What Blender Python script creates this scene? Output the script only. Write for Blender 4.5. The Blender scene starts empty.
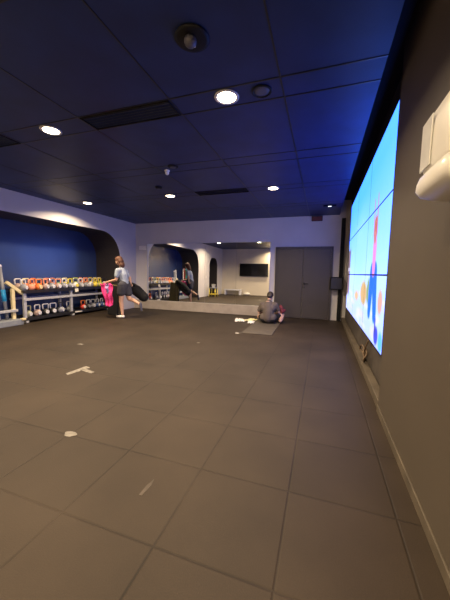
import bpy, bmesh, math, random
from mathutils import Vector, Matrix, Euler
random.seed(7)
sc = bpy.context.scene
C = sc.collection
PI = math.pi

# ------------------------------------------------------------------ room numbers (metres)
XR, XL, YB, YF, ZC = 0.59, -6.45, 8.85, -0.75, 3.03
XA = -7.45            # back of the alcoves
CAMZ = 1.35

# ------------------------------------------------------------------ materials
def nt(name):
    m = bpy.data.materials.new(name); m.use_nodes = True
    n = m.node_tree; b = n.nodes['Principled BSDF']
    return m, n, b

def mat(name, col, rough=0.6, metal=0.0, var=0.12, scale=12.0, bump=0.0, spec=0.5, bscale=None, coat=0.0):
    """procedural material: base colour broken up by noise, optional bump"""
    m, n, b = nt(name)
    tc = n.nodes.new('ShaderNodeTexCoord')
    nz = n.nodes.new('ShaderNodeTexNoise'); nz.inputs['Scale'].default_value = scale
    nz.inputs['Detail'].default_value = 4
    n.links.new(tc.outputs['Object'], nz.inputs['Vector'])
    r = n.nodes.new('ShaderNodeValToRGB')
    r.color_ramp.elements[0].position = 0.3; r.color_ramp.elements[1].position = 0.7
    r.color_ramp.elements[0].color = (*[c*(1-var) for c in col], 1)
    r.color_ramp.elements[1].color = (*[min(1, c*(1+var)) for c in col], 1)
    n.links.new(nz.outputs['Fac'], r.inputs['Fac'])
    n.links.new(r.outputs['Color'], b.inputs['Base Color'])
    b.inputs['Roughness'].default_value = rough
    b.inputs['Metallic'].default_value = metal
    b.inputs['Specular IOR Level'].default_value = spec
    b.inputs['Coat Weight'].default_value = coat
    if bump:
        n2 = n.nodes.new('ShaderNodeTexNoise'); n2.inputs['Scale'].default_value = bscale or scale*6
        n.links.new(tc.outputs['Object'], n2.inputs['Vector'])
        bp = n.nodes.new('ShaderNodeBump'); bp.inputs['Strength'].default_value = bump
        bp.inputs['Distance'].default_value = 0.01
        n.links.new(n2.outputs['Fac'], bp.inputs['Height'])
        n.links.new(bp.outputs['Normal'], b.inputs['Normal'])
    return m

def emit(name, col, strength):
    m, n, b = nt(name)
    b.inputs['Base Color'].default_value = (0.02, 0.02, 0.02, 1)
    b.inputs['Emission Color'].default_value = (*col, 1)
    b.inputs['Emission Strength'].default_value = strength
    return m

def floor_mat():
    """rubber tiles 0.59 m square, dark joints, speckle and worn patches"""
    m, n, b = nt('rubber_tiles')
    N = n.nodes; L = n.links
    geo = N.new('ShaderNodeNewGeometry')
    sx = N.new('ShaderNodeSeparateXYZ'); L.new(geo.outputs['Position'], sx.inputs[0])
    def joint(sock, off):
        a = N.new('ShaderNodeMath'); a.operation = 'ADD'; L.new(sock, a.inputs[0]); a.inputs[1].default_value = off
        p = N.new('ShaderNodeMath'); p.operation = 'PINGPONG'; L.new(a.outputs[0], p.inputs[0]); p.inputs[1].default_value = 0.295
        r = N.new('ShaderNodeMapRange'); L.new(p.outputs[0], r.inputs['Value'])
        r.inputs['From Min'].default_value = 0.002; r.inputs['From Max'].default_value = 0.0085
        return r.outputs[0]
    jx = joint(sx.outputs[0], 0.13 + 5.9); jy = joint(sx.outputs[1], -1.10 + 5.9)
    mn = N.new('ShaderNodeMath'); mn.operation = 'MINIMUM'; L.new(jx, mn.inputs[0]); L.new(jy, mn.inputs[1])
    # per tile tone
    def cell(sock, off):
        a = N.new('ShaderNodeMath'); a.operation = 'ADD'; L.new(sock, a.inputs[0]); a.inputs[1].default_value = off
        d = N.new('ShaderNodeMath'); d.operation = 'DIVIDE'; L.new(a.outputs[0], d.inputs[0]); d.inputs[1].default_value = 0.59
        f = N.new('ShaderNodeMath'); f.operation = 'FLOOR'; L.new(d.outputs[0], f.inputs[0]); return f.outputs[0]
    cb = N.new('ShaderNodeCombineXYZ'); L.new(cell(sx.outputs[0], 6.03), cb.inputs[0]); L.new(cell(sx.outputs[1], 4.8), cb.inputs[1])
    wn = N.new('ShaderNodeTexWhiteNoise'); L.new(cb.outputs[0], wn.inputs['Vector'])
    n1 = N.new('ShaderNodeTexNoise'); n1.inputs['Scale'].default_value = 1.6; n1.inputs['Detail'].default_value = 6
    L.new(geo.outputs['Position'], n1.inputs['Vector'])
    n2 = N.new('ShaderNodeTexNoise'); n2.inputs['Scale'].default_value = 160; L.new(geo.outputs['Position'], n2.inputs['Vector'])
    r = N.new('ShaderNodeValToRGB')
    r.color_ramp.elements[0].position = 0.3; r.color_ramp.elements[0].color = (0.0255, 0.0175, 0.0112, 1)
    r.color_ramp.elements[1].position = 0.72; r.color_ramp.elements[1].color = (0.039, 0.0275, 0.0180, 1)
    L.new(n1.outputs['Fac'], r.inputs['Fac'])
    # combine tones as a multiplier
    ma = N.new('ShaderNodeMapRange'); L.new(wn.outputs['Value'], ma.inputs['Value']); ma.inputs['To Min'].default_value = 0.93; ma.inputs['To Max'].default_value = 1.06
    mb = N.new('ShaderNodeMapRange'); L.new(n2.outputs['Fac'], mb.inputs['Value']); mb.inputs['To Min'].default_value = 0.75; mb.inputs['To Max'].default_value = 1.25
    mc = N.new('ShaderNodeMapRange'); L.new(mn.outputs[0], mc.inputs['Value']); mc.inputs['To Max'].default_value = 1.0
    jn = N.new('ShaderNodeMapRange'); L.new(n1.outputs['Fac'], jn.inputs['Value']); jn.inputs['From Min'].default_value = 0.35; jn.inputs['From Max'].default_value = 0.65; jn.inputs['To Min'].default_value = 0.45; jn.inputs['To Max'].default_value = 0.95; L.new(jn.outputs[0], mc.inputs['To Min'])
    m1 = N.new('ShaderNodeMath'); m1.operation = 'MULTIPLY'; L.new(ma.outputs[0], m1.inputs[0]); L.new(mb.outputs[0], m1.inputs[1])
    m2 = N.new('ShaderNodeMath'); m2.operation = 'MULTIPLY'; L.new(m1.outputs[0], m2.inputs[0]); L.new(mc.outputs[0], m2.inputs[1])
    vm = N.new('ShaderNodeVectorMath'); vm.operation = 'SCALE'; L.new(r.outputs['Color'], vm.inputs[0]); L.new(m2.outputs[0], vm.inputs['Scale'])
    L.new(vm.outputs[0], b.inputs['Base Color'])
    b.inputs['Roughness'].default_value = 0.62
    b.inputs['Specular IOR Level'].default_value = 0.24
    bp = N.new('ShaderNodeBump'); bp.inputs['Strength'].default_value = 0.5; bp.inputs['Distance'].default_value = 0.004
    ad = N.new('ShaderNodeMath'); ad.operation = 'ADD'; L.new(mn.outputs[0], ad.inputs[0])
    sc2 = N.new('ShaderNodeMath'); sc2.operation = 'MULTIPLY'; L.new(n2.outputs['Fac'], sc2.inputs[0]); sc2.inputs[1].default_value = 0.4
    L.new(sc2.outputs[0], ad.inputs[1]); L.new(ad.outputs[0], bp.inputs['Height']); L.new(bp.outputs['Normal'], b.inputs['Normal'])
    return m

def display_mat():
    m, n, b = nt('display')
    a = n.nodes.new('ShaderNodeVertexColor'); a.layer_name = 'picture'
    b.inputs['Base Color'].default_value = (0.01, 0.01, 0.012, 1); b.inputs['Roughness'].default_value = 0.35
    n.links.new(a.outputs['Color'], b.inputs['Emission Color']); b.inputs['Emission Strength'].default_value = SCREEN
    return m

SCREEN = 1.2
M = dict(
    floor=floor_mat(),
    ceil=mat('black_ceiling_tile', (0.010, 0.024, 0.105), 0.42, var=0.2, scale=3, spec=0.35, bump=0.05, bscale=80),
    tbar=mat('black_grid_bar', (0.012, 0.012, 0.014), 0.3, spec=0.6),
    wallr=mat('brown_grey_wall_paint', (0.068, 0.054, 0.040), 0.6, var=0.05, scale=2, bump=0.04, bscale=150),
    wall=mat('grey_wall_paint', (0.60, 0.58, 0.58), 0.55, var=0.04, scale=2, bump=0.04, bscale=150),
    cream=mat('warm_wall_paint', (0.70, 0.63, 0.50), 0.7, var=0.04, scale=2),
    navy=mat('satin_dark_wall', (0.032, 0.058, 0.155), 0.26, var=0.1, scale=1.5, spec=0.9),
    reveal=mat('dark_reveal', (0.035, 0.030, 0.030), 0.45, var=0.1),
    plinth=mat('beige_plinth', (0.40, 0.35, 0.29), 0.6, var=0.12, scale=5),
    skirt=mat('dusty_skirting', (0.085, 0.068, 0.048), 0.6, var=0.25, scale=6),
    lower=mat('brown_lower_panel', (0.06, 0.05, 0.042), 0.6, var=0.4, scale=5),
    door=mat('dark_door_paint', (0.060, 0.052, 0.050), 0.42, var=0.06, scale=3),
    black=mat('black_plastic', (0.006, 0.006, 0.007), 0.6, spec=0.25),
    blackm=mat('black_metal', (0.015, 0.015, 0.018), 0.35, spec=0.6),
    silver=mat('silver_painted_steel', (0.52, 0.53, 0.56), 0.35, metal=0.3),
    steel=mat('polished_steel', (0.62, 0.62, 0.63), 0.28, metal=0.9),
    taupe=mat('pinkish_grey_paint', (0.42, 0.30, 0.27), 0.45),
    pale=mat('pale_olive_paint', (0.42, 0.42, 0.26), 0.45),
    white=mat('white_plastic', (0.78, 0.76, 0.70), 0.35, var=0.03),
    cloudy=mat('translucent_grey_plastic', (0.66, 0.66, 0.62), 0.3, var=0.05),
    paper=mat('white_paper', (0.85, 0.82, 0.74), 0.8, var=0.06),
    yellowpaper=mat('pale_yellow_paper', (0.80, 0.76, 0.42), 0.8, var=0.1),
    tape=mat('worn_white_tape', (0.17, 0.155, 0.13), 0.7, var=0.25, scale=30),
    cream_p=mat('cream_painted_tube', (0.72, 0.62, 0.36), 0.5, var=0.08),
    greybase=mat('grey_base_metal', (0.22, 0.24, 0.27), 0.5, var=0.1),
    trimring=mat('white_light_trim', (0.55, 0.53, 0.5), 0.5),
    dimring=mat('dark_grey_ring', (0.06, 0.06, 0.075), 0.4),
    spk=mat('speaker_grille', (0.085, 0.085, 0.115), 0.5),
    skin=mat('skin', (0.56, 0.34, 0.24), 0.5, var=0.05, scale=20),
    hairr=mat('auburn_hair', (0.095, 0.036, 0.018), 0.65, var=0.35, scale=60, bump=0.3),
    hairk=mat('dark_brown_hair', (0.022, 0.014, 0.010), 0.5, var=0.3, scale=60, bump=0.3),
    teeb=mat('grey_blue_cotton', (0.30, 0.35, 0.44), 0.85, var=0.06, bump=0.15, bscale=12),
    teeg=mat('grey_brown_cotton', (0.100, 0.080, 0.070), 0.9, var=0.08, bump=0.15, bscale=12),
    shorts=mat('charcoal_fabric', (0.040, 0.040, 0.052), 0.85, var=0.1, bump=0.2, bscale=14),
    blackf=mat('black_fabric', (0.006, 0.006, 0.007), 0.9, var=0.2, bump=0.2, bscale=20),
    pink=mat('hot_pink_fabric', (0.80, 0.045, 0.27), 0.75, var=0.15, scale=8, bump=0.3, bscale=18),
    lilac=mat('lilac_fabric', (0.36, 0.26, 0.55), 0.8, var=0.1),
    maroon=mat('maroon_fabric', (0.15, 0.022, 0.03), 0.8, var=0.3, scale=25),
    sneaker=mat('white_sneaker', (0.72, 0.70, 0.70), 0.6),
    dsneaker=mat('dark_sneaker', (0.06, 0.06, 0.09), 0.6),
    olive=mat('olive_foam_mat', (0.15, 0.125, 0.045), 0.8, var=0.12),
    brownmat=mat('brown_exercise_mat', (0.070, 0.057, 0.040), 0.75, var=0.15, scale=6, bump=0.1),
    eye=mat('eye_dark', (0.02, 0.015, 0.01), 0.3),
    lip=mat('lip', (0.45, 0.16, 0.13), 0.5),
    cyan=mat('cyan_rubber', (0.03, 0.38, 0.75), 0.5),
    green=mat('green_rubber', (0.05, 0.35, 0.15), 0.5),
    red=mat('red_rubber', (0.55, 0.04, 0.03), 0.5),
    orange=mat('orange_paint', (0.85, 0.22, 0.05), 0.45),
    peach=mat('salmon_paint', (0.80, 0.30, 0.18), 0.45),
    yellow=mat('yellow_paint', (0.85, 0.68, 0.08), 0.45),
    ygreen=mat('yellow_green_paint', (0.50, 0.60, 0.10), 0.45),
    kgrey=mat('grey_paint', (0.24, 0.25, 0.29), 0.4),
    kwhite=mat('white_paint', (0.70, 0.70, 0.74), 0.4),
    kblack=mat('black_iron', (0.025, 0.025, 0.03), 0.4),
    kblue=mat('dark_blue_paint', (0.04, 0.08, 0.25), 0.4),
    signred=mat('dark_red_sign', (0.20, 0.035, 0.02), 0.5),
    glass=mat('dark_screen_glass', (0.010, 0.010, 0.012), 0.08, spec=0.7),
    lamp=emit('lamp_diffuser', (1.0, 0.80, 0.52), 26.0),
    led=emit('small_led', (0.85, 0.9, 1.0), 3.0),
)
mm, n_, b_ = nt('mirror_silver')
b_.inputs['Base Color'].default_value = (0.86, 0.87, 0.86, 1); b_.inputs['Metallic'].default_value = 1; b_.inputs['Roughness'].default_value = 0.012
tn = n_.nodes.new('ShaderNodeTexNoise'); tn.inputs['Scale'].default_value = 3
tr = n_.nodes.new('ShaderNodeMapRange'); tr.inputs['To Min'].default_value = 0.005; tr.inputs['To Max'].default_value = 0.02
n_.links.new(tn.outputs['Fac'], tr.inputs['Value']); n_.links.new(tr.outputs[0], b_.inputs['Roughness'])
M['mirror'] = mm
M['display'] = display_mat()

# ------------------------------------------------------------------ mesh helpers
def newbm(): return bmesh.new()

def box(bm, c, s, rot=None, bev=0.0, mi=0, seg=2):
    t = bmesh.new(); bmesh.ops.create_cube(t, size=1.0)
    for v in t.verts: v.co = Vector((v.co.x*s[0], v.co.y*s[1], v.co.z*s[2]))
    if bev > 0: bmesh.ops.bevel(t, geom=t.edges[:], offset=bev, segments=seg, affect='EDGES', profile=0.5)
    if rot is not None: bmesh.ops.rotate(t, verts=t.verts, cent=(0, 0, 0), matrix=(rot if isinstance(rot, Matrix) else Euler(rot).to_matrix()))
    bmesh.ops.translate(t, verts=t.verts, vec=c)
    merge(bm, t, mi)

def merge(bm, t, mi=0, smooth=False):
    vm = {v: bm.verts.new(v.co) for v in t.verts}
    for f in t.faces:
        try:
            g = bm.faces.new([vm[v] for v in f.verts]); g.material_index = mi; g.smooth = smooth or f.smooth
        except ValueError: pass
    t.free()

def frame_of(d):
    d = d.normalized(); a = Vector((0, 0, 1)) if abs(d.z) < 0.9 else Vector((1, 0, 0))
    u = d.cross(a).normalized(); v = d.cross(u).normalized(); return u, v

def cyl(bm, p0, p1, r0, r1=None, seg=20, mi=0, smooth=True, caps=True):
    p0 = Vector(p0); p1 = Vector(p1); r1 = r0 if r1 is None else r1
    u, v = frame_of(p1-p0)
    A = []; B = []
    for i in range(seg):
        a = 2*PI*i/seg; o = u*math.cos(a) + v*math.sin(a)
        A.append(bm.verts.new(p0+o*r0)); B.append(bm.verts.new(p1+o*r1))
    for i in range(seg):
        j = (i+1) % seg
        f = bm.faces.new([A[i], A[j], B[j], B[i]]); f.smooth = smooth; f.material_index = mi
    if caps:
        for ring in (A[::-1], B):
            f = bm.faces.new(ring); f.material_index = mi

def tube(bm, pts, rad, seg=10, mi=0, closed=False):
    pts = [Vector(p) for p in pts]; n = len(pts)
    rad = rad if isinstance(rad, (list, tuple)) else [rad]*n
    rings = []; u = None
    for i, p in enumerate(pts):
        if closed: d = pts[(i+1) % n]-pts[i-1]
        else: d = pts[min(i+1, n-1)]-pts[max(i-1, 0)]
        d.normalize()
        if u is None: u, _ = frame_of(d)
        u = (u - d*u.dot(d)).normalized(); v = d.cross(u)
        rings.append([bm.verts.new(p+(u*math.cos(2*PI*k/seg)+v*math.sin(2*PI*k/seg))*rad[i]) for k in range(seg)])
    for i in range(n if closed else n-1):
        a = rings[i]; b = rings[(i+1) % n]
        for k in range(seg):
            l = (k+1) % seg; f = bm.faces.new([a[k], a[l], b[l], b[k]]); f.smooth = True; f.material_index = mi
    if not closed:
        bm.faces.new(rings[0][::-1]).material_index = mi; bm.faces.new(rings[-1]).material_index = mi

def ball(bm, c, r, rot=None, mi=0, seg=20, rings=12, zcut=None):
    r = r if isinstance(r, (list, tuple)) else (r, r, r)
    t = bmesh.new(); bmesh.ops.create_uvsphere(t, u_segments=seg, v_segments=rings, radius=1.0)
    for v in t.verts:
        v.co = Vector((v.co.x*r[0], v.co.y*r[1], v.co.z*r[2]))
        if zcut is not None and v.co.z < zcut: v.co.z = zcut
    if rot is not None: bmesh.ops.rotate(t, verts=t.verts, cent=(0, 0, 0), matrix=Euler(rot).to_matrix())
    bmesh.ops.translate(t, verts=t.verts, vec=c)
    merge(bm, t, mi, True)

def lathe(bm, prof, c=(0, 0, 0), seg=32, mi=0):
    c = Vector(c); rings = []
    for r, z in prof:
        rings.append([bm.verts.new(c+Vector((r*math.cos(2*PI*k/seg), r*math.sin(2*PI*k/seg), z))) for k in range(seg)])
    for a, b in zip(rings, rings[1:]):
        for k in range(seg):
            l = (k+1) % seg; f = bm.faces.new([a[k], a[l], b[l], b[k]]); f.smooth = True; f.material_index = mi
    bm.faces.new(rings[0][::-1]).material_index = mi; bm.faces.new(rings[-1]).material_index = mi

def capsules(bm, chain):
    """round cones along [(point, radius), ...]"""
    for (p, r), (q, s) in zip(chain, chain[1:]):
        p = Vector(p); q = Vector(q); L = (q-p).length; k = max(2, int(L/(0.25*min(r, s)))+1) if L > 0 else 2
        k = min(k, 14)
        cyl(bm, p, q, r, s, seg=14)
    for p, r in chain: ball(bm, p, r, seg=14, rings=10)

def link(name, bm, m, parent=None, smooth=False):
    me = bpy.data.meshes.new(name); bmesh.ops.recalc_face_normals(bm, faces=bm.faces[:]); bm.to_mesh(me); bm.free()
    for x in (m if isinstance(m, (list, tuple)) else [m]): me.materials.append(x)
    o = bpy.data.objects.new(name, me); C.objects.link(o)
    if parent is not None:
        o.parent = parent
        w = parent.matrix_basis.copy(); pp = parent.parent
        while pp is not None: w = pp.matrix_basis @ w; pp = pp.parent
        # meshes are given in world coordinates when the parent sits at its base: bring them to the parent's frame
        o.data.transform(w.inverted())
    return o

def loc(name, bm, m, parent):
    """like link() but the mesh is already in the parent's own frame"""
    me = bpy.data.meshes.new(name); bmesh.ops.recalc_face_normals(bm, faces=bm.faces[:]); bm.to_mesh(me); bm.free()
    for x in (m if isinstance(m, (list, tuple)) else [m]): me.materials.append(x)
    o = bpy.data.objects.new(name, me); C.objects.link(o); o.parent = parent
    return o

def tag(o, label=None, cat=None, group=None, kind=None):
    if label: o['label'] = label
    if cat: o['category'] = cat
    if group: o['group'] = group
    if kind: o['kind'] = kind
    return o

def thing(name, at, label, cat, group=None, rz=0.0):
    o = bpy.data.objects.new(name, None); C.objects.link(o); o.empty_display_size = 0.1
    o.location = at; o.rotation_euler = (0, 0, rz)
    return tag(o, label, cat, group)

def struct(name, bm, m, label=None):
    return tag(link(name, bm, m), label, None, None, 'structure')

def copy_tree(o, parent=None):
    c = o.copy(); C.objects.link(c)
    if parent is not None: c.parent = parent
    for ch in list(o.children): copy_tree(ch, c)
    return c

def voxel(name, bm, m, parent, size=0.007, smooth=6):
    """one continuous skin over everything in bm"""
    me = bpy.data.meshes.new('tmp'); bm.to_mesh(me); bm.free()
    t = bpy.data.objects.new('tmp', me); C.objects.link(t)
    r = t.modifiers.new('r', 'REMESH'); r.mode = 'VOXEL'; r.voxel_size = size; r.use_smooth_shade = True
    s = t.modifiers.new('s', 'SMOOTH'); s.factor = 0.5; s.iterations = smooth
    dg = bpy.context.evaluated_depsgraph_get(); dg.update()
    out = bpy.data.meshes.new_from_object(t.evaluated_get(dg)); out.name = name
    bpy.data.objects.remove(t); bpy.data.meshes.remove(me)
    out.materials.clear(); out.materials.append(m)
    for p in out.polygons: p.use_smooth = True
    o = bpy.data.objects.new(name, out); C.objects.link(o)
    if parent is not None:
        o.parent = parent; o.data.transform(parent.matrix_basis.inverted())
    return o

# ------------------------------------------------------------------ shell
bm = newbm(); box(bm, ((XA-0.1+XR+0.3)/2, (YF+YB)/2, -0.05), (XR+0.3-XA+0.3, YB-YF+0.6, 0.1)); struct('floor', bm, M['floor'], 'dark grey brown rubber tile floor')

XE = 0.40     # the panels stop short of the right wall, a dark gap runs along it
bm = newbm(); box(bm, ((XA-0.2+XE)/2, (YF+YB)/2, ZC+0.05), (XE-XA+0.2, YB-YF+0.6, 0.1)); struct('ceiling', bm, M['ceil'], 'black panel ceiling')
bm = newbm(); box(bm, (0.55, (YF+YB)/2, ZC+0.45), (1.0, YB-YF+0.6, 0.1)); box(bm, (0.10, (YF+YB)/2, ZC+0.27), (0.1, YB-YF+0.6, 0.4))
struct('trim_5', bm, M['black'], 'black void above the gap between ceiling and right wall')

GX = [-0.42, -1.50, -2.65, -3.90, -5.05, -6.1]
GYP = [(-0.42, -0.15), (1.12, 1.40), (2.62, 2.91), (4.18, 4.46), (5.66, 5.93), (7.2, 7.46)]
bm = newbm()
for x in GX: box(bm, (x, (YF+YB)/2, ZC), (0.012, YB-YF, 0.010))
for a, b in GYP:
    for y in (a, b): box(bm, ((XL+XE)/2, y, ZC), (XE-XL, 0.014, 0.009))
struct('trim_1', bm, M['tbar'], 'thin black ceiling grid bars')

# left wall: a metre thick block with two arched alcoves cut into it
def arch(y0, y1, zt, R, n=12):
    pts = [(y0, 0.0), (y0, zt-R)]
    for i in range(1, n+1):
        a = PI - (PI/2)*i/n; pts.append((y0+R+R*math.cos(a), zt-R+R*math.sin(a)))
    for i in range(0, n):
        a = PI/2 - (PI/2)*i/n; pts.append((y1-R+R*math.cos(a), zt-R+R*math.sin(a)))
    pts += [(y1, zt-R), (y1, 0.0)]
    return pts
outline = [(YF-0.1, 0.0)] + arch(0.25, 1.6, 2.33, 0.5) + arch(3.2, 7.98, 2.56, 0.8) + [(YB+0.1, 0.0), (YB+0.1, ZC+0.01), (YF-0.1, ZC+0.01)]
bm = newbm()
def quad(p, mi=0):
    f = bm.faces.new([bm.verts.new(q) for q in p]); f.material_index = mi
prev = outline[0]
for cur in outline[1:-2]:
    (ya, za), (yb, zb_) = prev, cur
    if abs(ya-yb)+abs(za-zb_) < 1e-6: continue
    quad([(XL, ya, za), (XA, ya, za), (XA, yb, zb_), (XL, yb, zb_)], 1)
    if yb > ya+1e-6:
        for X in (XL, XA): quad([(X, ya, za), (X, yb, zb_), (X, yb, ZC+0.01), (X, ya, ZC+0.01)], 0)
    prev = cur
bmesh.ops.remove_doubles(bm, verts=bm.verts[:], dist=1e-5)
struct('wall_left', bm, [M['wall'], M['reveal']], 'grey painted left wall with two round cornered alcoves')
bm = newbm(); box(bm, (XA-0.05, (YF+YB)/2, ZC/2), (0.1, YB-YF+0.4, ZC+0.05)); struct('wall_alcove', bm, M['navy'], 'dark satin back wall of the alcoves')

bm = newbm(); box(bm, ((XL+XR)/2, YB+0.06, ZC/2), (XR-XL+0.6, 0.12, ZC+0.04)); box(bm, (0.5, YB+0.06, ZC+0.24), (1.0, 0.12, 0.44)); struct('wall_back', bm, M['wall'], 'grey back wall with mirror and double door')
bm = newbm(); box(bm, ((XL+XR)/2, YF-0.06, ZC/2), (XR-XL+0.6, 0.12, ZC+0.04)); box(bm, (0.5, YF-0.06, ZC+0.24), (1.0, 0.12, 0.44)); struct('wall_front', bm, M['cream'], 'warm pale wall seen in the mirror')
# right wall: near part at XR, set back behind and below the video wall
XS = XR+0.10
bm = newbm()
box(bm, (XR+0.15, (YF-0.1+3.06)/2, ZC/2), (0.3, 3.06-YF+0.1, ZC+0.04))
box(bm, (XR+0.15, (YF-0.1+3.06)/2, ZC+0.24), (0.3, 3.06-YF+0.1, 0.44))
struct('wall_right', bm, M['wallr'], 'grey brown right wall beside the camera')
bm = newbm(); box(bm, (XS+0.1, (3.06+YB)/2, ZC/2+0.22), (0.2, YB-3.06+0.1, ZC+0.48)); struct('wall_recess', bm, M['lower'], 'dark brown set back wall below the video wall')

bm = newbm(); box(bm, (XR-0.006, (YF+3.06)/2, 0.035), (0.012, 3.06-YF, 0.07), bev=0.003); struct('baseboard_right', bm, M['skirt'], 'low dusty skirting along the right wall')
bm = newbm(); box(bm, (XR+0.045, (3.06+YB)/2, 0.05), (0.09, YB-3.06, 0.10), bev=0.008); struct('trim_2', bm, M['skirt'], 'dusty ledge at the foot of the wall under the screens')
bm = newbm(); box(bm, ((XL-1.36)/2, YB-0.07, 0.15), (-1.36-XL, 0.14, 0.30), bev=0.006); struct('trim_3', bm, M['plinth'], 'beige plinth under the mirror')
bm = newbm(); box(bm, (0.51, YB-0.05, 1.46), (0.10, 0.09, 2.92), bev=0.004); struct('trim_4', bm, M['black'], 'black vertical strip in the back right corner')

# double door
d = tag(bpy.data.objects.new('door_1', None), 'dark brown double door in the back wall', None, None, 'structure'); C.objects.link(d); d.location = (-0.545, YB, 0)
bm = newbm()
for x in (-1.345, 0.255): box(bm, (x-0.0, YB-0.02, 1.055), (0.055, 0.05, 2.11), bev=0.004)
box(bm, (-0.545, YB-0.02, 2.115), (1.655, 0.05, 0.06), bev=0.004)
link('door_frame', bm, M['door'], d)
for k, (a, b) in enumerate(((-1.315, -0.550), (-0.540, 0.225))):
    bm = newbm(); box(bm, ((a+b)/2, YB-0.024, 1.045), (b-a, 0.04, 2.07), bev=0.005)
    lf = link('door_leaf', bm, M['door'], d)
    if k == 1:
        bm = newbm()
        cyl(bm, (-0.49, YB-0.045, 1.05), (-0.49, YB-0.055, 1.05), 0.028); cyl(bm, (-0.49, YB-0.05, 1.05), (-0.49, YB-0.10, 1.05), 0.010)
        tube(bm, [(-0.49, YB-0.10, 1.05), (-0.44, YB-0.105, 1.05), (-0.37, YB-0.10, 1.048)], 0.010)
        cyl(bm, (-0.49, YB-0.045, 0.94), (-0.49, YB-0.055, 0.94), 0.024)
        link('door_handle', bm, M['black'], lf)

# ------------------------------------------------------------------ wall mirror of four panes, leaning back a touch
mir = thing('wall_mirror', (-3.73, YB-0.04, 0.30), 'long frameless mirror of four tall panes standing on the beige plinth', 'mirror')
xs = [-5.96, -4.78, -3.70, -2.62, -1.54]
tilt = Euler((math.radians(-0.4), 0, 0)).to_matrix()
for a, b in zip(xs, xs[1:]):
    bm = newbm(); box(bm, (0, 0, 1.0), (b-a-0.004, 0.006, 2.0))
    bmesh.ops.rotate(bm, verts=bm.verts, cent=(0, 0, 0), matrix=tilt)
    bmesh.ops.translate(bm, verts=bm.verts, vec=((a+b)/2+3.73, 0, 0.0))
    loc('mirror_pane', bm, M['mirror'], mir)
bm = newbm()
box(bm, (-0.0, 0.008, 0.006), (4.44, 0.03, 0.012)); box(bm, (0.0, 0.03, 2.002), (4.44, 0.03, 0.014))
loc('mounting_rail', bm, M['steel'], mir)

# ------------------------------------------------------------------ video wall 3 x 3
def mix(a, b, t): t = max(0, min(1, t)); return tuple(x*(1-t)+y*t for x, y in zip(a, b))
def lin(c): return tuple((v/255/12.92 if v/255 <= 0.04045 else ((v/255+0.055)/1.055)**2.4) for v in c)
def ell(y, z, cy, cz, ry, rz, soft=0.25):
    d = math.hypot((y-cy)/ry, (z-cz)/rz); return max(0, min(1, (1-d)/soft+0.5)) if d < 1+soft else 0
def seg(y, z, y0, z0, y1, z1, w0, w1):
    dy, dz = y1-y0, z1-z0; t = max(0, min(1, ((y-y0)*dy+(z-z0)*dz)/(dy*dy+dz*dz)))
    d = math.hypot(y-y0-dy*t, z-z0-dz*t); w = w0*(1-t)+w1*t
    return max(0, min(1, (w-d)/0.03+0.5))
blobs = [(random.uniform(3.1, 7.5), random.uniform(0.55, 1.1), random.uniform(0.08, 0.3), random.uniform(0.02, 0.07), random.choice([(212, 200, 225), (190, 205, 235), (225, 215, 225)])) for _ in range(60)]
def picture(y, z):
    t = (z-0.54)/2.46
    if t > 0.33: c = mix((176, 214, 240), (88, 176, 232), (t-0.33)/0.55)
    else: c = mix((186, 196, 226), (186, 216, 240), t/0.33)
    c = mix(c, (120, 196, 240), 0.35*max(0, min(1, (4.6-y)/1.5))*max(0, (t-0.3)))
    for a in blobs:
        if z < 1.2: c = mix(c, a[4], 0.7*ell(y, z, a[0], a[1], a[2], a[3], 0.5))
    # clouds of pale haze on the far column
    c = mix(c, (150, 205, 236), 0.5*ell(y, z, 5.4, 1.8, 0.7, 0.5, 0.9))
    # shrubs
    c = mix(c, (214, 160, 96), 0.9*ell(y, z, 4.65, 1.08, 0.32, 0.17, 0.4)); c = mix(c, (120, 140, 70), 0.8*ell(y, z, 4.2, 1.13, 0.13, 0.17, 0.4))
    c = mix(c, (222, 168, 110), 0.8*ell(y, z, 5.5, 0.98, 0.25, 0.08, 0.4)); c = mix(c, (216, 150, 130), 0.9*ell(y, z, 3.36, 1.06, 0.12, 0.13, 0.4))
    # far left edge: brick coloured building
    if y > 6.9: c = mix(c, (120, 76, 70), 0.8*max(0, min(1, (y-6.95)/0.1))*max(0, min(1, (1.95-z)/0.08))*max(0, min(1, (z-0.85)/0.1)))
    if y > 6.9 and 1.42 < z < 1.5: c = mix(c, (205, 190, 200), 0.8)
    # figure with raised arms
    for s in (seg(y, z, 3.98, 1.36, 4.04, 0.90, 0.15, 0.11), seg(y, z, 3.80, 1.36, 3.66, 0.90, 0.15, 0.11)): c = mix(c, (20, 104, 190), s)
    c = mix(c, (228, 132, 190), seg(y, z, 3.90, 1.70, 3.90, 1.42, 0.12, 0.10))
    c = mix(c, (205, 112, 110), ell(y, z, 3.92, 1.86, 0.12, 0.13)); c = mix(c, (190, 96, 84), ell(y, z, 3.93, 1.97, 0.08, 0.10))
    c = mix(c, (196, 110, 100), seg(y, z, 4.02, 1.86, 4.08, 2.28, 0.035, 0.02)); c = mix(c, (196, 110, 100), seg(y, z, 3.82, 1.86, 3.86, 2.30, 0.035, 0.02))
    c = mix(c, (60, 70, 150), ell(y, z, 3.48, 0.68, 0.12, 0.10, 0.3)); c = mix(c, (70, 60, 120), ell(y, z, 3.56, 0.78, 0.04, 0.10, 0.3))
    c = mix(c, (70, 176, 190), 0.8*ell(y, z, 3.22, 0.66, 0.10, 0.10, 0.5))
    r_, g_, b2 = lin(c); return (r_*1.15, g_*1.28, b2*(1+4.6*max(0, b2-r_)+0.5))
vw = thing('video_wall', (XR+0.04, 5.29, 0.54), 'three by three wall of screens on the right wall showing blue sky and a figure', 'screen')
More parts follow.
